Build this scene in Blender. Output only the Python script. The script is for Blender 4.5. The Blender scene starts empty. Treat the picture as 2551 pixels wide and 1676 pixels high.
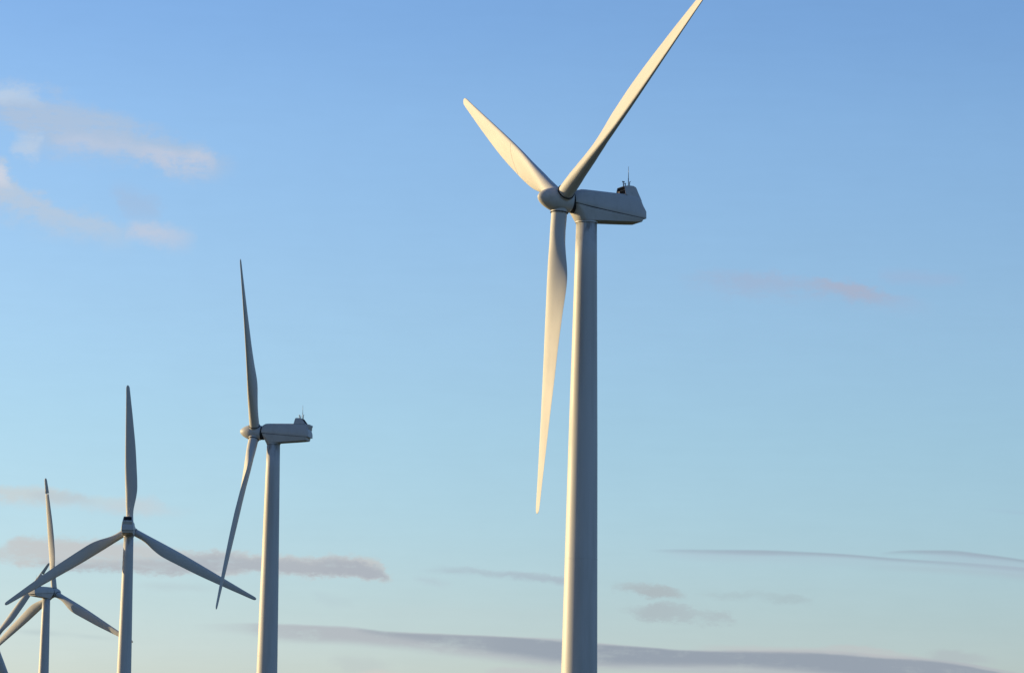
import bpy, bmesh, math
from mathutils import Vector, Matrix
R = math.radians
S = bpy.context.scene
C = bpy.data.collections.new("place"); S.collection.children.link(C)

# ------------------------------------------------------------------ camera
F, PITCH, ROLL = 8660.43, 0.140181, 0.0192667        # focal length in photo pixels (2551 wide)
cp, sp, cr, sr = math.cos(PITCH), math.sin(PITCH), math.cos(ROLL), math.sin(ROLL)
FW = Vector((0, cp, sp)); r0 = Vector((1, 0, 0)); u0 = Vector((0, -sp, cp))
RT = r0*cr + u0*sr; UP = -r0*sr + u0*cr
cam_d = bpy.data.cameras.new("camera"); cam = bpy.data.objects.new("camera", cam_d); C.objects.link(cam)
M = Matrix((RT, UP, -FW)).transposed().to_4x4(); M.translation = (0, 0, 1.7)
cam.matrix_world = M
cam_d.sensor_width = 36; cam_d.lens = F/2551*36; cam_d.clip_start = 0.5; cam_d.clip_end = 60000
S.camera = cam
S.view_settings.view_transform = 'Standard'; S.view_settings.look = 'None'
S.view_settings.exposure = 0.7; S.view_settings.gamma = 1

# ------------------------------------------------------------------ sun and sky
SUN_AZ, SUN_EL = 158.0, 10.0       # azimuth counter-clockwise from +X, the sun is low on the left and a little behind the towers
sd = Vector((math.cos(R(SUN_AZ))*math.cos(R(SUN_EL)), math.sin(R(SUN_AZ))*math.cos(R(SUN_EL)), math.sin(R(SUN_EL))))
sun_d = bpy.data.lights.new("sun", 'SUN'); sun = bpy.data.objects.new("sun", sun_d); C.objects.link(sun)
sun_d.energy = 5.0; sun_d.angle = R(0.53); sun_d.color = (1.0, 0.76, 0.43)
sun.rotation_euler = sd.to_track_quat('Z', 'Y').to_euler()

W = bpy.data.worlds.new("World"); S.world = W; W.use_nodes = True
NT = W.node_tree; NT.nodes.clear()
def nd(t, **k):
    n = NT.nodes.new(t)
    for a, b in k.items(): setattr(n, a, b)
    return n
def lk(a, b): NT.links.new(a, b)
def mth(op, a, b=None, c=None, clamp=False):
    n = nd('ShaderNodeMath', operation=op, use_clamp=clamp)
    for i, v in enumerate((a, b, c)):
        if v is None: continue
        if isinstance(v, (int, float)): n.inputs[i].default_value = v
        else: lk(v, n.inputs[i])
    return n.outputs[0]
def lin(c): return tuple(((v/255)/12.92 if v/255 <= .04045 else ((v/255+.055)/1.055)**2.4) for v in c)
def pix(x, y):
    """direction seen at a spot of the photograph (measured on a 2380 px wide copy) as azimuth, elevation in degrees"""
    x *= 1.0718; y *= 1.0718
    d = FW*F + RT*(x-1275.5) + UP*(838-y)
    return math.degrees(math.atan2(d.x, d.y)), math.degrees(math.atan2(d.z, math.hypot(d.x, d.y)))

sky = nd('ShaderNodeTexSky', sky_type='NISHITA', sun_disc=False)
sky.sun_elevation = R(SUN_EL); sky.sun_rotation = R(90-SUN_AZ)
sky.air_density = 1.0; sky.dust_density = 1.0; sky.ozone_density = 1.0
tc = nd('ShaderNodeTexCoord'); sep = nd('ShaderNodeSeparateXYZ'); lk(tc.outputs['Generated'], sep.inputs[0])
az = mth('MULTIPLY', mth('ARCTAN2', sep.outputs[0], sep.outputs[1]), 57.29578)
el = mth('MULTIPLY', mth('ARCSINE', sep.outputs[2]), 57.29578)
TINT = [(0.00, (1.347, 1.655, 2.720)), (2.64, (1.347, 1.655, 2.720)), (3.63, (1.264, 1.599, 2.480)), (5.04, (1.222, 1.611, 2.390)), (6.45, (1.213, 1.613, 2.308)), (8.58, (1.242, 1.606, 2.280)), (11.41, (1.203, 1.599, 2.334)), (13.17, (1.064, 1.478, 2.276)), (20.00, (0.937, 1.375, 2.276)), (45.00, (0.766, 1.256, 2.390)), (90.00, (0.745, 1.183, 2.390))]
ramp = nd('ShaderNodeValToRGB'); lk(mth('DIVIDE', el, 90.0), ramp.inputs[0])
cr_ = ramp.color_ramp; cr_.interpolation = 'B_SPLINE' if False else 'LINEAR'
for i, (e_, col) in enumerate(TINT):
    s_ = cr_.elements[i] if i < 2 else cr_.elements.new(min(1, e_/90))
    s_.position = min(1, e_/90); s_.color = tuple(v/8 for v in col) + (1,)
m1 = nd('ShaderNodeVectorMath', operation='MULTIPLY'); lk(sky.outputs[0], m1.inputs[0]); lk(ramp.outputs[0], m1.inputs[1])
m2 = nd('ShaderNodeVectorMath', operation='SCALE'); lk(m1.outputs[0], m2.inputs[0]); m2.inputs['Scale'].default_value = 8.0
# sky behind the camera is brightened slightly to lift the shaded sides
away = nd('ShaderNodeMapRange', interpolation_type='SMOOTHSTEP'); lk(sep.outputs[1], away.inputs[0])
away.inputs[1].default_value = 0.75; away.inputs[2].default_value = -0.5; away.inputs[3].default_value = 1.0; away.inputs[4].default_value = 1.05
m3 = nd('ShaderNodeVectorMath', operation='SCALE'); lk(m2.outputs[0], m3.inputs[0]); lk(away.outputs[0], m3.inputs['Scale'])
# warm glow of the sky round the low sun
dp = nd('ShaderNodeVectorMath', operation='DOT_PRODUCT'); lk(tc.outputs['Generated'], dp.inputs[0]); dp.inputs[1].default_value = sd
gl = nd('ShaderNodeMapRange', interpolation_type='SMOOTHSTEP'); lk(dp.outputs['Value'], gl.inputs[0]); gl.inputs[1].default_value = .52; gl.inputs[2].default_value = .93
gm = nd('ShaderNodeMix', data_type='RGBA', blend_type='MULTIPLY'); lk(gl.outputs[0], gm.inputs[0]); lk(m3.outputs[0], gm.inputs[6]); gm.inputs[7].default_value = (.82, .58, .34, 1)
cur = gm.outputs[2]
WSTR = 0.10/2**0.7

# soft noise fields shared by every cloud (in sky angles, stretched along the horizon)
def noise(sx, sy, scale, detail, rough, seed):
    cb = nd('ShaderNodeCombineXYZ'); lk(mth('MULTIPLY', az, sx), cb.inputs[0]); lk(mth('MULTIPLY', el, sy), cb.inputs[1]); cb.inputs[2].default_value = seed
    n = nd('ShaderNodeTexNoise'); n.inputs['Scale'].default_value = scale; n.inputs['Detail'].default_value = detail; n.inputs['Roughness'].default_value = rough
    lk(cb.outputs[0], n.inputs['Vector']); return mth('SUBTRACT', n.outputs[0], 0.5)
nA = noise(0.55, 1.0, 1.6, 7, 0.62, 3.1)      # billows
nB = noise(0.22, 2.2, 2.0, 6, 0.6, 9.7)       # streaks
nC = noise(0.7, 1.0, 4.5, 7, 0.65, 17.0)      # small tufts
nD = mth('MULTIPLY_ADD', nC, 0.7, nA)
nE = noise(0.10, 1.0, 7.0, 5, 0.6, 31.0)      # fine fibres drawn out along the horizon
nF = noise(0.45, 1.3, 11.0, 5, 0.7, 47.0)     # torn threads
nD2 = mth('ADD', nC, mth('MULTIPLY', nF, 0.5))
warp = mth('ADD', mth('MULTIPLY_ADD', nA, 0.55, az), mth('MULTIPLY', nC, 0.30))
veil = nd('ShaderNodeVectorMath', operation='SCALE'); lk(cur, veil.inputs[0]); lk(mth('ADD', mth('MULTIPLY', nA, 0.05), mth('MULTIPLY_ADD', nE, 0.035, 1.0)), veil.inputs['Scale']); cur = veil.outputs[0]
def smooth(v, a, b):
    n = nd('ShaderNodeMapRange', interpolation_type='SMOOTHERSTEP'); lk(v, n.inputs[0])
    n.inputs[1].default_value = a; n.inputs[2].default_value = b; return n.outputs[0]
def curve(t, pts, lo, hi):
    n = nd('ShaderNodeFloatCurve'); lk(t, n.inputs['Value']); c = n.mapping.curves[0]; n.mapping.use_clip = False
    P = [(p[0], (p[1]-lo)/(hi-lo)) for p in pts]
    c.points[0].location = P[0]; c.points[1].location = P[-1]
    for p in P[1:-1]: c.points.new(*p)
    for p in c.points: p.handle_type = 'AUTO_CLAMPED'
    n.mapping.update()
    return mth('MULTIPLY_ADD', n.outputs[0], hi-lo, lo)
def cloud(pts, col, soft_t, soft_b, amp, nz, tex=0.6, gain=1.0):
    """pts: (x, top, bottom, density) along the cloud; soft_*: edge widths in degrees; amp: raggedness in degrees"""
    global cur
    T = [pix(p[0], p[1]) for p in pts]; B = [pix(p[0], p[2]) for p in pts]
    a0, a1 = T[0][0], T[-1][0]
    mr = nd('ShaderNodeMapRange'); lk(warp if nz is not nB else az, mr.inputs[0]); mr.inputs[1].default_value = a0; mr.inputs[2].default_value = a1
    t = mr.outputs[0]; tx = [(q[0]-a0)/(a1-a0) for q in T]
    lo = min(b[1] for b in B)-.2; hi = max(q[1] for q in T)+.2
    top = curve(t, list(zip(tx, [q[1] for q in T])), lo, hi)
    bot = curve(t, list(zip(tx, [q[1] for q in B])), lo, hi)
    den = curve(t, list(zip(tx, [p[3]*gain for p in pts])), 0, 1)
    e = mth('MULTIPLY_ADD', nz, amp*2, el)
    dt = mth('SUBTRACT', top, e); db = mth('SUBTRACT', e, bot)
    m = mth('MULTIPLY', smooth(dt, -soft_t*.5, soft_t*.5), smooth(db, -soft_b*.5, soft_b*.5))
    body = mth('ADD', mth('MULTIPLY_ADD', nD, tex*2.6, 1.0), mth('ADD', mth('MULTIPLY', nE, tex*2.0), mth('MULTIPLY', nF, tex*1.6)), clamp=True)
    m = mth('MULTIPLY', mth('MULTIPLY', m, den), body, clamp=True)
    inside = mth('MULTIPLY', mth('GREATER_THAN', az, a0), mth('LESS_THAN', az, a1))
    m = mth('MULTIPLY', m, inside)
    mx = nd('ShaderNodeMix', data_type='RGBA'); lk(m, mx.inputs[0]); lk(cur, mx.inputs[6])
    mx.inputs[7].default_value = tuple(v*10 for v in lin(col)) + (1,)
    cur = mx.outputs[2]
CLOUDS = True
if CLOUDS:
    # high left bank and its bright puffs
    cloud([(-150,150,260,0.65),(0,205,295,0.78),(80,212,330,0.81),(200,248,345,0.78),(300,285,362,0.78),(400,322,388,0.78),(480,342,400,0.65),(560,372,396,0)], (176,194,217), .5, .7, .38, nD, .8)
    cloud([(-60,200,240,0.65),(0,206,232,0.78),(60,208,228,0.65),(120,222,240,0)], (198,214,232), .4, .4, .22, nD, .3)
    cloud([(15,334,342,0),(40,324,350,0.78),(75,320,358,0.78),(105,330,355,0)], (194,208,225), .5, .6, .3, nD2, .6)
    cloud([(120,310,340,0),(200,315,345,0.59),(300,330,355,0.52),(350,345,375,0.78),(420,360,392,0.91),(470,345,395,0.78),(520,360,385,0)], (196,203,220), .35, .45, .22, nD, .6)
    cloud([(-150,330,470,0.91),(0,382,485,0.91),(25,405,500,0.78),(90,452,522,0.72),(160,482,540,0.65),(250,510,555,0.59),(320,535,570,0)], (188,201,217), .3, .7, .25, nD, .7)
    cloud([(-100,375,430,0.95),(0,385,430,0.78),(35,415,440,0)], (212,216,228), .2, .35, .08, nD, .2)
    cloud([(250,430,450,0),(290,440,490,0.45),(350,460,505,0.45),(390,480,510,0)], (166,186,214), .4, .4, .2, nD, .4)
    cloud([(290,520,540,0),(330,515,550,0.78),(390,530,572,0.65),(460,545,580,0)], (196,203,219), .3, .45, .18, nD, .4)
    # small right cloud
    cloud([(1560,640,655,0),(1660,634,670,0.52),(1760,632,682,0.65),(1870,648,684,0.59),(1960,654,690,0.78),(2050,674,706,0.65),(2120,696,718,0.33),(2190,705,720,0)], (162,180,208), .25, .55, .2, nD2, .8)
    cloud([(1860,652,664,0),(1920,650,672,0.65),(1980,660,688,0.85),(2050,678,700,0.45),(2100,690,704,0)], (168,179,202), .16, .4, .12, nD2, .7)
    cloud([(2040,625,640,0),(2100,630,655,0.45),(2200,642,662,0.45),(2250,650,660,0)], (160,180,212), .3, .3, .1, nD, .4)
    # lower left banks
    cloud([(-200,1130,1170,.7),(0,1132,1166,.7),(100,1134,1170,.7),(200,1150,1172,.45),(300,1160,1190,.35),(400,1182,1195,0)], (203,207,206), .16, .3, .12, nC, .6)
    cloud([(60,1140,1160,0),(120,1142,1166,.4),(180,1146,1168,.4),(240,1156,1170,0)], (182,196,206), .12, .2, .08, nC, .3)
    cloud([(180,1172,1185,0),(260,1170,1194,.35),(340,1152,1194,.4),(400,1180,1198,.2),(460,1190,1196,0)], (200,206,212), .25, .2, .12, nC, .4)
    cloud([(-200,1290,1320,.6),(0,1272,1308,.7),(50,1248,1312,.85),(150,1252,1320,.9),(250,1258,1326,.9),(330,1262,1332,.85),(420,1276,1334,.8),(500,1283,1338,.85),(600,1286,1328,.85),(700,1292,1334,.9),(800,1296,1340,.95),(860,1298,1346,.9),(895,1325,1349,.6),(915,1342,1349,0)], (197,199,200), .18, .16, .15, nD2, .6)
    cloud([(60,1300,1318,0),(200,1304,1328,.5),(330,1300,1332,.5),(480,1288,1332,.7),(600,1296,1326,.7),(700,1300,1332,.7),(800,1302,1338,.8),(870,1318,1344,.8),(905,1336,1347,0)], (168,176,187), .18, .14, .13, nD2, .6)
    cloud([(300,1356,1366,0),(380,1354,1370,.3),(460,1360,1372,.25),(520,1366,1372,0)], (182,196,202), .15, .15, .06, nC, .4)
    cloud([(20,1462,1468,0),(90,1464,1474,.35),(160,1470,1478,.15),(210,1476,1482,.3),(290,1482,1486,0)], (170,186,192), .12, .12, .05, nB, .3)
    # faint middle wisps
    cloud([(970,1320,1326,0),(1060,1323,1332,.35),(1150,1328,1336,.3),(1200,1328,1346,.4),(1260,1338,1350,.4),(1320,1342,1356,.4),(1400,1352,1360,0)], (170,184,198), .1, .14, .06, nC, .4)
    cloud([(960,1338,1345,0),(1000,1342,1358,.3),(1060,1356,1368,0)], (176,188,200), .15, .15, .06, nC, .3)
    cloud([(1410,1354,1360,0),(1460,1352,1372,.6),(1510,1358,1384,.8),(1560,1364,1387,.75),(1600,1376,1388,0)], (172,181,186), .12, .14, .14, nD2, .8)
    cloud([(1430,1410,1418,0),(1480,1412,1428,.5),(1530,1402,1440,.75),(1580,1402,1440,.65),(1620,1416,1442,.55),(1670,1420,1450,.6),(1715,1436,1448,0)], (172,183,189), .14, .2, .2, nD2, .9)
    cloud([(1620,1368,1376,0),(1700,1374,1386,.2),(1800,1380,1396,.2),(1850,1386,1402,.3),(1890,1392,1400,0)], (168,188,194), .12, .14, .08, nC, .3)
    cloud([(720,1372,1382,0),(750,1374,1400,.16),(800,1386,1410,.12),(830,1400,1410,0)], (176,192,202), .2, .2, .08, nC, .3)
    cloud([(1600,1376,1384,0),(1680,1378,1390,.3),(1760,1372,1388,.2),(1840,1384,1400,.35),(1900,1394,1406,0)], (168,184,190), .1, .16, .16, nD2, 1.0)
    cloud([(1000,1312,1322,0),(1090,1318,1330,.35),(1170,1330,1340,.4),(1230,1328,1346,.4),(1310,1342,1354,.5),(1380,1350,1358,0)], (168,180,192), .1, .14, .08, nD2, .7)
    cloud([(2000,1310,1320,0),(2120,1314,1326,.25),(2260,1322,1334,.3),(2400,1336,1350,.3),(2500,1344,1356,.2)], (168,184,194), .1, .18, .05, nB, .6)
    cloud([(700,1400,1412,0),(1000,1410,1430,.15),(1300,1420,1440,.15),(1450,1430,1445,0)], (190,202,204), .3, .4, .15, nD2, .8)
    # two long lens streaks at the right
    cloud([(1500,1277,1281,0),(1600,1276,1284,.4),(1750,1278,1289,.6),(1880,1283,1291,.65),(1980,1289,1295,.7),(2080,1297,1303,.6),(2250,1308,1315,.45),(2420,1322,1331,.4)], (150,162,178), .045, .1, .01, nB, .25)
    cloud([(1520,1280,1288,0),(1650,1280,1300,.3),(1850,1286,1304,.25),(2100,1300,1318,.15),(2300,1314,1336,.2),(2450,1325,1345,.2)], (176,188,204), .08, .25, .03, nB, .3)
    cloud([(2040,1284,1288,0),(2110,1279,1286,.5),(2200,1279,1289,.65),(2280,1287,1296,.65),(2380,1301,1307,.65),(2480,1320,1326,.5)], (150,162,178), .045, .1, .01, nB, .25)
    cloud([(2120,1286,1296,0),(2220,1286,1308,.3),(2320,1298,1326,.3),(2450,1322,1340,.3)], (172,184,202), .08, .25, .03, nB, .3)
    cloud([(2280,1180,1186,0),(2340,1186,1192,.2),(2450,1190,1198,.3)], (160,180,205), .1, .1, .03, nB, .3)
    # big low band across the foot of the picture
    cloud([(440,1450,1462,0),(560,1449,1470,.3),(650,1450,1484,.75),(800,1454,1492,.85),(900,1466,1502,.85),(1000,1472,1512,.85),(1150,1479,1530,.8),(1300,1486,1550,.8),(1450,1500,1556,.8),(1600,1508,1560,.8),(1800,1510,1580,.8),(2000,1516,1600,.85),(2200,1534,1620,.85),(2300,1550,1620,.8),(2420,1578,1640,.8)], (178,183,190), .07, .22, .06, nB, .45)
    cloud([(820,1456,1462,0),(920,1469,1480,.6),(1050,1476,1500,.6),(1200,1483,1522,.75),(1350,1496,1540,.8),(1500,1504,1545,.85),(1650,1512,1546,.85),(1800,1514,1552,.85),(2000,1524,1572,.85),(2150,1534,1590,.8),(2300,1558,1600,.8),(2420,1588,1620,.8)], (146,157,171), .06, .2, .04, nB, .4)
    cloud([(1440,1548,1554,0),(1520,1548,1558,.5),(1700,1552,1561,.55),(1820,1558,1564,.3),(1900,1560,1566,0)], (186,196,200), .1, .08, .03, nB, .2)
    cloud([(1600,1500,1508,0),(1750,1500,1514,.5),(1900,1504,1516,.5),(1960,1498,1518,.6),(2020,1502,1524,.6),(2100,1516,1530,.45),(2180,1526,1536,0)], (192,194,196), .09, .1, .05, nC, .3)
    cloud([(2150,1518,1528,0),(2200,1508,1536,.55),(2270,1518,1540,.45),(2320,1526,1542,0)], (176,184,190), .12, .12, .07, nC, .3)
    cloud([(760,1532,1545,0),(810,1526,1560,.3),(880,1532,1562,.25),(930,1545,1556,0)], (182,190,194), .2, .2, .1, nC, .3)
    cloud([(820,1564,1580,0),(870,1556,1590,.6),(910,1558,1590,.5),(960,1566,1590,0)], (208,206,202), .1, .1, .06, nC, .3)
    cloud([(1120,1560,1580,0),(1180,1550,1590,.5),(1270,1554,1590,.5),(1330,1562,1590,.3),(1400,1566,1590,0)], (192,194,198), .12, .1, .07, nC, .3)
bg = nd('ShaderNodeBackground'); lk(cur, bg.inputs[0]); bg.inputs[1].default_value = WSTR
out = nd('ShaderNodeOutputWorld'); lk(bg.outputs[0], out.inputs[0])
W.cycles.sampling_method = 'MANUAL'; W.cycles.sample_map_resolution = 1024

# ------------------------------------------------------------------ materials
def material(name, col, rough=.5, dirt=0.0, dscale=1.0, stretch=(1, 1, 1), dcol=(.12, .10, .08), bump=0.0, spec=.4, metal=0.0):
    m = bpy.data.materials.new(name); m.use_nodes = True; t = m.node_tree; b = t.nodes['Principled BSDF']
    b.inputs['Roughness'].default_value = rough; b.inputs['Base Color'].default_value = (*col, 1)
    b.inputs['Specular IOR Level'].default_value = spec; b.inputs['Metallic'].default_value = metal
    tc = t.nodes.new('ShaderNodeTexCoord'); mp = t.nodes.new('ShaderNodeMapping'); mp.inputs['Scale'].default_value = stretch
    t.links.new(tc.outputs['Object'], mp.inputs[0])
    n = t.nodes.new('ShaderNodeTexNoise'); n.inputs['Scale'].default_value = dscale; n.inputs['Detail'].default_value = 8; n.inputs['Roughness'].default_value = .62
    t.links.new(mp.outputs[0], n.inputs['Vector'])
    if dirt:
        mr = t.nodes.new('ShaderNodeMapRange'); t.links.new(n.outputs[0], mr.inputs[0])
        mr.inputs[1].default_value = .48; mr.inputs[2].default_value = .8; mr.inputs[4].default_value = dirt
        mx = t.nodes.new('ShaderNodeMix'); mx.data_type = 'RGBA'; t.links.new(mr.outputs[0], mx.inputs[0])
        mx.inputs[6].default_value = (*col, 1); mx.inputs[7].default_value = (*dcol, 1); t.links.new(mx.outputs[2], b.inputs['Base Color'])
        n2 = t.nodes.new('ShaderNodeMapRange'); t.links.new(n.outputs[0], n2.inputs[0]); n2.inputs[3].default_value = rough-.08; n2.inputs[4].default_value = rough+.15
        t.links.new(n2.outputs[0], b.inputs['Roughness'])
    if bump:
        bp = t.nodes.new('ShaderNodeBump'); bp.inputs['Strength'].default_value = bump; bp.inputs['Distance'].default_value = .02
        t.links.new(n.outputs[0], bp.inputs['Height']); t.links.new(bp.outputs[0], b.inputs['Normal'])
    return m
PAINT = (.41, .41, .39)
M_tower = material('tower_paint', PAINT, .5, .6, .9, (1, 1, .07), (.29, .28, .25), spec=.3)
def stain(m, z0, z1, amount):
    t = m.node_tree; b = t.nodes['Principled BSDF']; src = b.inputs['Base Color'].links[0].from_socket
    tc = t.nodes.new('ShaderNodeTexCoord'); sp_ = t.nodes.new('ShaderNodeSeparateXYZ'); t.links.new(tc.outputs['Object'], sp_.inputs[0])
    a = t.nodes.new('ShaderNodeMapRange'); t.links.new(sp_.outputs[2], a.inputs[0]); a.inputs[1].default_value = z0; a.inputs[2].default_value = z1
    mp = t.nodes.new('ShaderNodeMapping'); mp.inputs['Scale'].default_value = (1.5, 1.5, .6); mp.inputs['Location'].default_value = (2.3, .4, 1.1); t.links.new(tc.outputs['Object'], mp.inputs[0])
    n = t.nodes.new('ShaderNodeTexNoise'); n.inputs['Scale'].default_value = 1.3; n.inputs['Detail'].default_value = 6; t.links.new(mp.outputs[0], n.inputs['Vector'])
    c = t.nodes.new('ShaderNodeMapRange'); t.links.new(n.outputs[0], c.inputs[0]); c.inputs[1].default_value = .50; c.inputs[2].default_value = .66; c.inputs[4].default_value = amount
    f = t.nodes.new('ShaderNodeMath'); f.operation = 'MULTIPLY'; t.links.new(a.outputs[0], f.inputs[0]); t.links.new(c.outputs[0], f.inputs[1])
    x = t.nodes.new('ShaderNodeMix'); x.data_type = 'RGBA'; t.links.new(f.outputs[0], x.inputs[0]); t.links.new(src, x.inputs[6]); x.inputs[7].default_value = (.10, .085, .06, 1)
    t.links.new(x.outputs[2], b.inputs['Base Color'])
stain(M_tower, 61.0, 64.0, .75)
M_nac = material('nacelle_gelcoat', (.40, .40, .385), .5, .45, 1.1, (1, 1, .6), (.27, .26, .24), spec=.3)
M_blade = material('blade_gelcoat', (.43, .43, .405), .6, .3, .8, (1, 1, .25), (.33, .31, .27), spec=.2)
M_hub = material('hub_gelcoat', (.41, .41, .39), .5, .6, 1.4, (1, 1, 1), (.22, .21, .18), spec=.3)
M_arc = material('arc_strip_grey', (.33, .32, .29), .6)  # darker grey of the thin arc strip on one blade
M_dark = material('dark_rubber', (.015, .015, .018), .8)
M_grille = material('black_grille', (.008, .008, .009), .9)
M_metal = material('galvanised_metal', (.22, .23, .24), .45, .3, 6, metal=.6)
M_steel = material('bright_steel', (.7, .7, .7), .35, metal=.3)
M_conc = material('concrete', (.33, .32, .29), .9, .5, 1.5, bump=.3)
M_gravel = material('gravel', (.22, .20, .17), .95, .6, 4, dcol=(.10, .09, .08), bump=.6)
M_grass = material('meadow_grass', (.030, .045, .018), .95, .8, .05, dcol=(.065, .058, .03), bump=.5)

# ------------------------------------------------------------------ mesh helpers
def obj(name, verts, faces, mat, parent=None, smooth=True, mats=None, fm=None, auto=None):
    me = bpy.data.meshes.new(name); me.from_pydata([tuple(v) for v in verts], [], faces); me.update()
    bm = bmesh.new(); bm.from_mesh(me); bmesh.ops.remove_doubles(bm, verts=bm.verts, dist=1e-5); bmesh.ops.recalc_face_normals(bm, faces=bm.faces)
    if auto:
        for f in bm.faces: f.smooth = True
        for e in bm.edges:
            e.smooth = not (len(e.link_faces) == 2 and e.calc_face_angle(0) > R(auto))
    elif smooth:
        for f in bm.faces: f.smooth = True
    bm.to_mesh(me); bm.free()
    me.materials.append(mat)
    o = bpy.data.objects.new(name, me); C.objects.link(o); o.parent = parent
    return o
def loft(rings, cap=True):
    v = []; f = []; n = len(rings[0])
    for r in rings: v += r
    for i in range(len(rings)-1):
        for j in range(n):
            a, b = i*n+j, i*n+(j+1) % n; f.append((a, b, b+n, a+n))
    if cap: f += [tuple(range(n))[::-1], tuple(range(len(v)-n, len(v)))]
    return v, f
def circ(r, c, n=32, axis='Z', ry=None):
    ry = ry or r; o = []
    for i in range(n):
        a = 2*math.pi*i/n; p, q = r*math.cos(a), ry*math.sin(a)
        o.append(Vector(c)+(Vector((p, q, 0)) if axis == 'Z' else Vector((0, p, q)) if axis == 'X' else Vector((p, 0, q))))
    return o
def rod(p, q, r, n=8, r2=None):
    p, q = Vector(p), Vector(q); d = (q-p).normalized(); a = d.orthogonal().normalized(); b = d.cross(a); r2 = r if r2 is None else r2
    rr = [[c+a*s*math.cos(2*math.pi*i/n)+b*s*math.sin(2*math.pi*i/n) for i in range(n)] for c, s in ((p, r), (q, r2))]
    return loft(rr)
def box(x0, x1, y0, y1, z0, z1):
    return loft([[Vector((x0, y0, z)), Vector((x1, y0, z)), Vector((x1, y1, z)), Vector((x0, y1, z))] for z in (z0, z1)])
def join(*parts):
    V = []; Fc = []
    for v, f in parts:
        k = len(V); V += list(v); Fc += [tuple(i+k for i in g) for g in f]
    return V, Fc
def interp(T, x):
    if x <= T[0][0]: return T[0][1]
    for (a, p), (b, q) in zip(T, T[1:]):
        if x <= b:
            t = (x-a)/(b-a); return p+(q-p)*t
    return T[-1][1]
def sinterp(T, x):   # smooth (Catmull-Rom) table lookup
    if x <= T[0][0]: return T[0][1]
    if x >= T[-1][0]: return T[-1][1]
    for i in range(len(T)-1):
        if x <= T[i+1][0]:
            x1, y1 = T[i]; x2, y2 = T[i+1]
            m1 = (y2-T[i-1][1])/(x2-T[i-1][0]) if i > 0 else (y2-y1)/(x2-x1)
            m2 = (T[i+2][1]-y1)/(T[i+2][0]-x1) if i+2 < len(T) else (y2-y1)/(x2-x1)
            h = x2-x1; t = (x-x1)/h
            return (2*t**3-3*t*t+1)*y1+(t**3-2*t*t+t)*h*m1+(-2*t**3+3*t*t)*y2+(t**3-t*t)*h*m2

# ------------------------------------------------------------------ blade: Z = span, X = upwind (nose), Y = direction the leading edge faces
CH = [(0, 1.66), (2.6, 1.64), (3.3, 1.64), (4.5, 1.80), (5.7, 2.13), (6.8, 2.46), (8.0, 2.72), (9.2, 2.86), (10.8, 2.86), (12.7, 2.78), (16.6, 2.54), (19.6, 2.29), (23.1, 1.90), (26.6, 1.50), (30.1, 1.07), (32.0, .86), (32.6, .72), (32.88, .48), (33, .12)]
LE = [(0, .83), (2.6, .82), (4.5, .84), (8, .90), (12.7, .92), (16.6, .84), (23, .64), (30, .42), (32, .38), (32.6, .33), (32.88, .23), (33, .06)]
TC = [(0, 1.0), (2.6, 1.0), (3.6, .95), (5, .74), (6.5, .53), (8, .40), (10, .31), (13, .26), (20, .21), (33, .16)]
TW = [(0, 22), (4, 22), (8, 19), (12, 10), (16, 4.5), (22, 1), (28, -1), (33, -2)]
def section(r, n=36):
    c, le, tc = sinterp(CH, r), sinterp(LE, r), interp(TC, r); tw = R(interp(TW, r))
    k = max(0, min(1, (tc-.30)/.65)); k = k*k*(3-2*k)
    o = []
    for i in range(n):
        a = 2*math.pi*i/n
        u = .5-.5*math.cos(a)                      # 0 = leading edge, 1 = trailing edge
        th = 5*tc*(.2969*math.sqrt(u)-.1260*u-.3516*u*u+.2843*u**3-.1036*u**4)
        th_c = .5*tc*math.sin(math.acos(max(-1, min(1, 1-2*u))))
        h = (th*(1-k)+th_c*k)*c+.012*min(1, (1-u)*12)*(1-k)
        cam_ = .035*(1-k)*4*u*(1-u)*c
        x = -cam_ + (h if a > math.pi else -h)*(1.0)
        y = le-u*c
        o.append(Vector((x*math.cos(tw)+y*math.sin(tw), -x*math.sin(tw)+y*math.cos(tw), r)))
    return o
RS_ = [1.05, 1.6, 2.2, 2.8, 3.3, 3.9, 4.5, 5.1, 5.7, 6.3, 6.9, 7.5, 8.1, 8.7, 9.4, 10.2, 11.2, 12.7, 14.5, 16.6, 18.5, 20.5, 22.5, 24.5, 26.5, 28.0, 28.42]
RS = [1.05+.45*i for i in range(61)]+[28.42]
RT_ = [28.5, 29.2, 30.1, 31.0, 31.8, 32.2, 32.5, 32.7, 32.85, 32.95, 33.0]
def make_blade(parent, tip_turn=0.0):
    b = obj('blade', *loft([section(r) for r in (RS if tip_turn else RS[:-1]+RT_[1:])]), M_blade, parent)
    gap = .11
    if tip_turn:
        tip = obj('blade_tip', *loft([section(r) if r > 28.5 else section(28.5+gap) for r in RT_]), M_blade, b)
        tip.rotation_euler = (0, 0, -tip_turn)
        st = obj('tip_shaft', *rod((0, .05, 28.3), (0, .05, 28.9), .13, 12), M_steel, b)
    v, f = loft([circ(a, (0, 0, z), 40) for z, a in ((.95, .90), (1.30, .90), (1.36, .885), (1.36, .82))])
    obj('root_collar', v, f, M_hub, b, auto=35)
    v, f = loft([circ(a, (0, 0, z), 40) for z, a in ((1.30, .935), (1.385, .935), (1.385, .80))])
    obj('root_seal', v, f, M_dark, b, auto=35)
    return b

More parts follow.
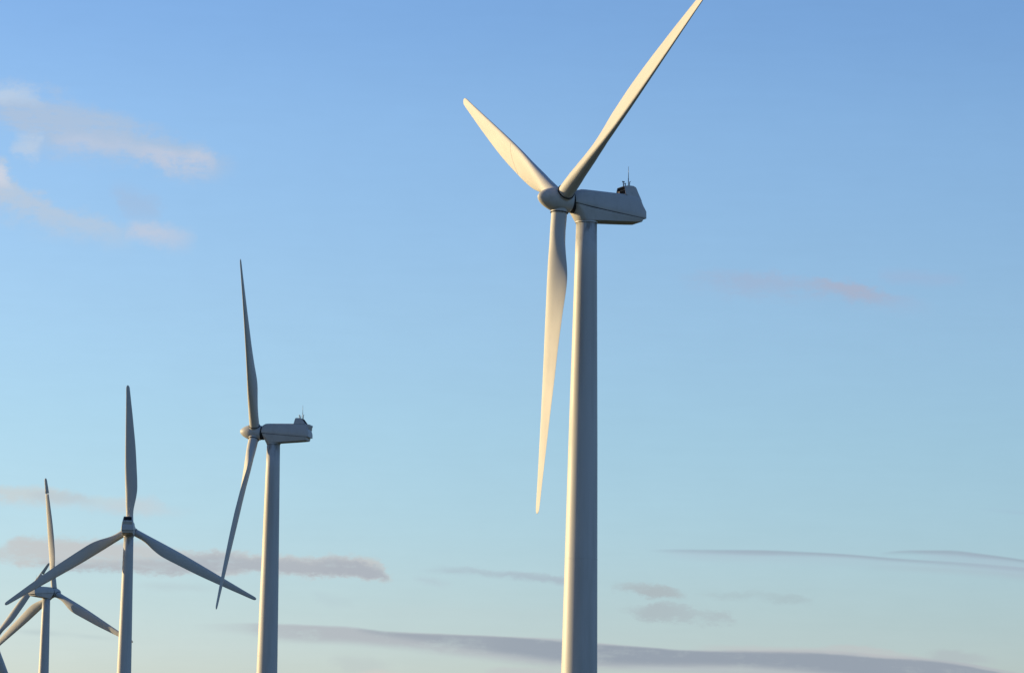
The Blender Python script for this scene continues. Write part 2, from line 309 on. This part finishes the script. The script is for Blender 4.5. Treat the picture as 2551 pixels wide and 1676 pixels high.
# ------------------------------------------------------------------ nacelle pieces (origin: tower top, X = nose)
def plan(t, x0, x1, w, round_, n=9, z=None):
    """closed outline in plan: square rear end at x0, rounded nose at x1"""
    pts = [(x0, -w*.97), (x0+.12, -w)]
    for i in range(6): pts.append((x0+.12+(x1-round_-x0-.12)*(i+1)/6, -w))
    for i in range(1, n*2):
        a = -math.pi/2+math.pi*i/(2*n); c_, s_ = math.cos(a), math.sin(a)
        pts.append((x1-round_+round_*(abs(c_)**.8), w*(abs(s_)**.9)*(1 if s_ > 0 else -1)))
    for i in range(5, -1, -1): pts.append((x0+.12+(x1-round_-x0-.12)*(i+1)/6, w))
    pts += [(x0+.12, w), (x0, w*.97)]
    return [Vector((x, y, z(x))) for x, y in pts]
def make_nacelle(parent, kind):
    seam = [(-6.5, .86), (0, 1.40), (1.85, 1.62)] if kind == 'rear' else [(-6.5, .66), (0, 1.36), (1.85, 1.66)]
    zs = lambda x: interp(seam, x)
    zb = lambda x: interp([(-6.5, .42), (-4.6, .27), (0, 0), (2, 0)], x)
    rear = -6.05 if kind == 'rear' else -6.05
    lay = []
    for t, w, x1, rd in ((0, 1.12, 1.18, 1.10), (.03, 1.19, 1.22, 1.14), (.3, 1.25, 1.44, 1.0), (.62, 1.31, 1.74, .8), (.85, 1.35, 1.87, .5), (.97, 1.36, 1.91, .4)):
        lay.append(plan(t, rear+.1*(1-t), x1, w, rd, z=lambda x, t=t: zb(x)+(zs(x)-zb(x))*t))
    nac = obj('nacelle', *loft(lay), M_nac, parent, auto=32)
    # dark joint between the covers
    v, f = loft([plan(0, rear+.08, 1.80, 1.31, .4, z=lambda x: zs(x)-.12), plan(0, rear+.08, 1.80, 1.31, .4, z=lambda x: zs(x)+.12)])
    obj('cover_joint', v, f, M_dark, nac, auto=30)
    # upper cover: cross sections along X
    def sec(x, zt, ws, wt, z0=None, lift=0.0):
        z0 = zs(x)+.045 if z0 is None else z0
        h = zt-z0; P = [(ws-.03, z0), (ws, z0+.05*h), (ws-.01, z0+.25*h), (ws+(wt-ws)*.55, z0+.62*h), (wt+.03, z0+.86*h), (wt-.05, z0+.955*h), (wt-.17, z0+h*.99), (wt*.5, z0+h)]
        P = P + [(-a, b) for a, b in reversed(P)]
        return [Vector((x, y, z)) for y, z in P]
    if kind == 'rear':
        ST = [(-6.42, 1.75, 1.30, 1.22), (-6.45, 2.0, 1.33, 1.2), (-6.2, 2.30, 1.36, 1.2), (-6.35, 2.98, 1.36, 1.1), (-6.3, 3.05, 1.36, 1.1)]
        rings = [sec(-6.38, 1.62, 1.33, 1.27), sec(-6.30, 1.95, 1.38, 1.25), sec(-6.16, 2.32, 1.40, 1.23), sec(-6.0, 2.95, 1.41, 1.18), sec(-5.75, 3.10, 1.42, 1.16),
                 sec(-3.7, 3.21, 1.42, 1.14), sec(-1.5, 3.24, 1.42, 1.13), sec(.6, 3.25, 1.40, 1.12), sec(1.15, 3.22, 1.38, 1.09), sec(1.45, 3.10, 1.35, 1.02), sec(1.74, 2.95, 1.30, .92), sec(1.84, 2.86, 1.26, .84)]
    else:
        rings = [sec(-6.36, 1.55, 1.33, 1.27), sec(-6.22, 1.85, 1.36, 1.25), sec(-6.08, 2.10, 1.40, 1.22), sec(-5.84, 2.66, 1.41, 1.19), sec(-5.64, 3.10, 1.42, 1.14),
                 sec(-3.7, 3.20, 1.42, 1.14), sec(-1.5, 3.22, 1.42, 1.13), sec(.6, 3.24, 1.40, 1.12), sec(1.15, 3.22, 1.38, 1.09), sec(1.45, 3.14, 1.35, 1.02), sec(1.74, 3.0, 1.30, .92), sec(1.84, 2.92, 1.26, .86)]
    up = obj('roof_cover', *loft(rings), M_nac, nac, auto=28)
    if kind == 'rear':
        lip = loft([[Vector((x, y, z)) for x, z in ((-5.6, 3.06), (-6.42, 3.03), (-6.44, 2.86), (-6.22, 2.30), (-5.9, 2.3))] for y in (-1.10, -1.06, 1.06, 1.10)])
        obj('rear_lip', *lip, M_nac, up, auto=25)
        prof = [(-3.68, 3.12), (-3.90, 4.06), (-4.0, 4.15), (-4.75, 4.15), (-4.98, 4.08), (-5.72, 3.08)]
        def hs(y, s): return [Vector((x, y*(1 if z < 3.3 else .86), z if z < 3.3 else 3.12+(z-3.12)*s)) for x, z in prof]
        hm = obj('cooler_hood', *loft([hs(-1.13, .97), hs(-1.08, 1), hs(1.08, 1), hs(1.13, .97)]), M_nac, nac, auto=25)
        # louvred opening on the sloping back face
        a, b = Vector((-4.99, 0, 4.03)), Vector((-5.62, 0, 3.18)); d = (b-a).normalized(); nrm = Vector((-d.z, 0, d.x)) if d.x > 0 else Vector((d.z, 0, -d.x))
        V = []
        for off in (0.02, .05):
            for p, w in ((a, .84), (b, .92)):
                q = p+nrm*off; V += [q+Vector((0, -w, 0)), q+Vector((0, w, 0))]
        fc = [(0, 1, 3, 2), (4, 6, 7, 5), (0, 2, 6, 4), (1, 5, 7, 3), (0, 4, 5, 1), (2, 3, 7, 6)]
        obj('air_outlet', V, fc, M_grille, hm, smooth=False)
        px = -4.35; pt = 4.14; mast_x = -4.86
    else:
        # hood with an open mouth facing the rotor
        prof = [(-4.1, 3.12), (-4.1, 4.08), (-4.4, 4.15), (-4.98, 4.14), (-5.28, 4.0), (-5.90, 2.55), (-4.6, 2.6)]
        def hw(z): return 1.13-(z-3.12)*.20
        def hs(k): return [Vector((x, k*(hw(z) if z > 3.2 else 1.13), z)) for x, z in prof]
        hm = obj('cooler_hood', *loft([hs(-1), hs(-.96), hs(.96), hs(1)]), M_nac, nac, auto=25)
        def lip(k, x, d): return [Vector((x, s*(hw(z)-d)*k, z)) for s, z in ((-1, 3.15+d), (1, 3.15+d), (1, 3.80), (.88, 4.09-d), (-.88, 4.09-d), (-1, 3.80))]
        v, f = loft([lip(1, -4.12, 0), lip(1, -3.98, .0), lip(1, -3.96, .02), lip(1, -3.96, .06), lip(1, -4.095, .08)], cap=False)
        obj('hood_frame', v, f, M_nac, hm, auto=30)
        v, f = loft([lip(1, -4.08, .065), lip(1, -4.06, .07)])
        gr = obj('air_inlet', v, f, M_grille, hm, smooth=False)
        obj('inlet_guard', *join(box(-4.055, -4.02, -.85, -.35, 3.30, 3.66), box(-4.055, -4.03, -.9, .9, 3.66, 3.69)), M_metal, gr, smooth=False)
        px = -4.40; pt = 4.15; mast_x = -4.98
    # sensor masts on the hood
    obj('antenna', *join(rod((mast_x, -.25, pt-.1), (mast_x, -.25, pt+1.0), .05, 8), rod((mast_x, -.25, pt+1.0), (mast_x+.02, -.25, pt+2.25), .036, 8, .02)), M_metal, nac)
    obj('lightning_rod', *join(rod((mast_x-.14, -.25, pt-.1), (mast_x-.14, -.25, pt+.62), .05), rod((mast_x-.14, -.25, pt+.62), (mast_x-.28, -.25, pt+.68), .028)), M_metal, nac)
    obj('wind_vane', *join(rod((px, -.2, pt-.1), (px+.06, -.2, pt+.52), .055), box(px-.10, px+.18, -.23, -.17, pt+.50, pt+.62), rod((px+.05, -.2, pt+.1), (px-.12, -.2, pt+.44), .03)), M_metal, nac)
    obj('wind_gauge', *join(rod((px-.2, -.2, pt-.1), (px-.2, -.2, pt+.38), .055), *[rod((px-.2, -.2, pt+.38), (px-.2+.10*math.cos(k*2.094), -.2+.10*math.sin(k*2.094), pt+.42), .03) for k in range(3)]), M_metal, nac)
    # slewing collar on the tower
    v, f = loft([circ(a, (0, 0, z), 48) for z, a in ((-.16, 1.10), (-.16, 1.19), (-.04, 1.19), (.02, 1.16), (.02, 1.0))], cap=False)
    obj('slewing_ring', v, f, M_nac, nac, auto=30)
    return nac
HUBP = [(-1.16, .95), (-1.14, 1.14), (-1.05, 1.22), (-.75, 1.29), (-.3, 1.33), (.25, 1.33), (.7, 1.27), (1.1, 1.17), (1.5, 1.02), (1.85, .85), (2.15, .65), (2.38, .44), (2.52, .24), (2.58, .08), (2.585, .001)]
def make_hub(parent):
    h = obj('hub', *loft([circ(sinterp([(p[0], p[1]) for p in HUBP], x) if 0 else r_, (x, 0, 0), 56, 'X') for x, r_ in HUBP]), M_hub, parent)
    obj('main_shaft_cover', *loft([circ(r_, (x, 0, 0), 40, 'X') for x, r_ in ((-1.05, 1.13), (-1.6, 1.13))]), M_dark, h, auto=30)
    return h

HUBZ, OV, TILT, CONE = 66.0, 3.278, 0.079966, -0.0140534
TH = HUBZ-1.75
def tag(o, label, cat, group=None):
    o['label'] = label; o['category'] = cat
    if group: o['group'] = group
def make_turbine(x, y, z, yaw, alpha, label, kind, pitch, tip_turn=0.0, ext=0.0):
    TH = HUBZ-(2.0 if kind == 'front' else 1.83)
    t = bpy.data.objects.new('wind_turbine', None); C.objects.link(t); t.location = (x, y, z); t.rotation_euler = (0, 0, yaw)
    tag(t, label, 'wind turbine', 'wind turbines standing in a row across the field')
    # tapering tower in bolted sections
    rad = lambda h: interp([(0, 2.02), (12, 1.93), (40, 1.52), (TH, 1.09)], h)
    rings = []; joints = (12, 28.7)
    hs = [0, 3, 6, 9, 12, 15, 18.5, 22, 25.5, 28.7, 32, 36, 40.5, 45, 50, 55, 60, TH-.05]
    tw = obj('tower', *loft([circ(rad(h), (0, 0, h), 64) for h in hs]), M_tower, t)
    for j in joints:
        v, f = loft([circ(rad(j)+d, (0, 0, j+k), 64) for k, d in ((-.05, -.012), (-.04, .010), (-.006, .010), (-.005, .002), (.005, .002), (.006, .010), (.04, .010), (.05, -.012))], cap=False)
        obj('flange_ring', v, f, M_tower, tw, auto=40)
    v, f = loft([[Vector((sx, y_, z_)) for sx, z_ in ((-.45, .9), (.45, .9), (.45, 2.75), (.25, 2.98), (-.25, 2.98), (-.45, 2.75))] for y_ in (-1.9, -2.06)])
    d = obj('door', v, f, M_metal, tw, auto=30)
    obj('handle', *rod((.3, -2.12, 1.8), (.3, -2.12, 2.0), .03), M_dark, d)
    obj('steps', *join(*[box(-.6, .6, -2.3-.28*k, -2.0-.28*(k-1), 0, .85-.2*k) for k in range(4)]), M_metal, tw, smooth=False)
    obj('foundation', *loft([circ(a, (0, 0, h), 48) for h, a in ((-2.5, 3.2), (.12, 3.0), (.16, 2.9))]), M_conc, tw, auto=30)
    nac = make_nacelle(t, kind); nac.location = (0, 0, TH)
    hub = make_hub(t); hub.location = (OV+ext, 0, HUBZ); hub.rotation_euler = (0, -TILT, 0)
    hubm = Matrix.Translation((OV+ext, 0, HUBZ)) @ Matrix.Rotation(-TILT, 4, 'Y')
    b0 = make_blade(t, tip_turn)
    bl = [b0]
    for k in (1, 2):
        c = b0.copy(); C.objects.link(c); c.parent = t; bl.append(c)
        for ch in list(b0.children):
            e = ch.copy(); C.objects.link(e); e.parent = c
    for k, b in enumerate(bl):
        A = alpha+k*2*math.pi/3
        # clockwise seen from the front: the upright blade travels towards +Y
        m = hubm @ Matrix.Rotation(-A, 4, 'X') @ Matrix.Rotation(CONE, 4, 'Y') @ Matrix.Rotation(-pitch, 4, 'Z')
        b.matrix_local = m
    if kind == 'front':     # thin strip in a slightly darker tone curving over the flat of one blade
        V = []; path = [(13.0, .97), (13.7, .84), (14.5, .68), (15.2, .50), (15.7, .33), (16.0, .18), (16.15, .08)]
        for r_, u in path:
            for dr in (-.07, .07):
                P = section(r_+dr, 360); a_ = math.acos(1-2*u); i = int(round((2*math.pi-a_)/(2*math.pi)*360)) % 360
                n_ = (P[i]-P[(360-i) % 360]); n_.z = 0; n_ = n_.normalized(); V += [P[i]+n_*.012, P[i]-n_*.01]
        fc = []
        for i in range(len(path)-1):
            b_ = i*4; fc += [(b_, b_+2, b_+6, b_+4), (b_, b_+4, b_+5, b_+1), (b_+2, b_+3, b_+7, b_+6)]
        obj('arc_strip', V, fc, M_arc, bl[2])
    return t
# label texts say how each one differs
TURB = [
 (7.57, 358.49, .54, 205.3, 59.38, 'nearest and largest turbine, warm sun on its blades, one hanging beside its tower', 'front', 1, 0, -.155),
 (-39.57, 578.83, .38, 167.77, 37.32, 'second largest turbine, seen side on with nose left and a thin upright blade', 'rear', -2, 0, 0),
 (-86.41, 790.65, 1.47, 92.57, 2.47, 'turbine seen from straight behind, all three blades spread wide, black vent on nacelle', 'rear', 1, 0, 0),
 (-131.74, 995.56, -.16, 55.33, 3.93, 'small turbine low at the left whose nacelle points right, upright blade with a turned tip', 'rear', 4, -16, 0),
 (-174.40, 1177.17, -4.94, 75.2, 322.2, 'farthest turbine, mostly beyond the left edge, only two grey blades reaching into view', 'rear', 6, -30, 0),
]
def yaw(a): return R(a)
import sys
for x, y, z, yw, al, lab, kind, pt, tt, ext in TURB:
    make_turbine(x, y, z, yaw(yw), R(al), lab, kind, R(pt), R(tt), ext)

# ------------------------------------------------------------------ ground
def gz(x, y):
    w = 0; s = 0
    for t in TURB:
        d2 = (x-t[0])**2+(y-t[1])**2; k = math.exp(-d2/(2*55**2)); w += k; s += k*(t[2]-(-.6))
    n = .5*math.sin(x*.011+1)*math.sin(y*.008)+.25*math.sin(x*.031)*math.sin(y*.027+2)
    return -.6+(s/max(w, 1))+n*(1-min(1, w))*min(1, math.hypot(x, y)/60)+.6*math.exp(-(x*x+y*y)/(2*30**2))
V = []; Fc = []
xs = [-20000, -9000, -4000, -2000, -1200]+[-800+20*i for i in range(81)]+[1200, 2000, 4000, 9000, 20000]
ys = [-20000, -9000, -4000, -2000, -1000, -500]+[-200+20*i for i in range(86)]+[1900, 2500, 4000, 9000, 20000]
for y in ys:
    for x in xs: V.append(Vector((x, y, gz(x, y))))
nx = len(xs)
for j in range(len(ys)-1):
    for i in range(nx-1): Fc.append((j*nx+i, j*nx+i+1, (j+1)*nx+i+1, (j+1)*nx+i))
g = obj('ground', V, Fc, M_grass); g['kind'] = 'structure'
pv = []; 
for t in TURB:
    pv.append(loft([circ(a, (t[0], t[1], t[2]+h), 40) for h, a in ((-1.5, 11.5), (.06, 11.0))]))
p = obj('gravel_pads', *join(*pv), M_gravel, smooth=False); p['kind'] = 'structure'
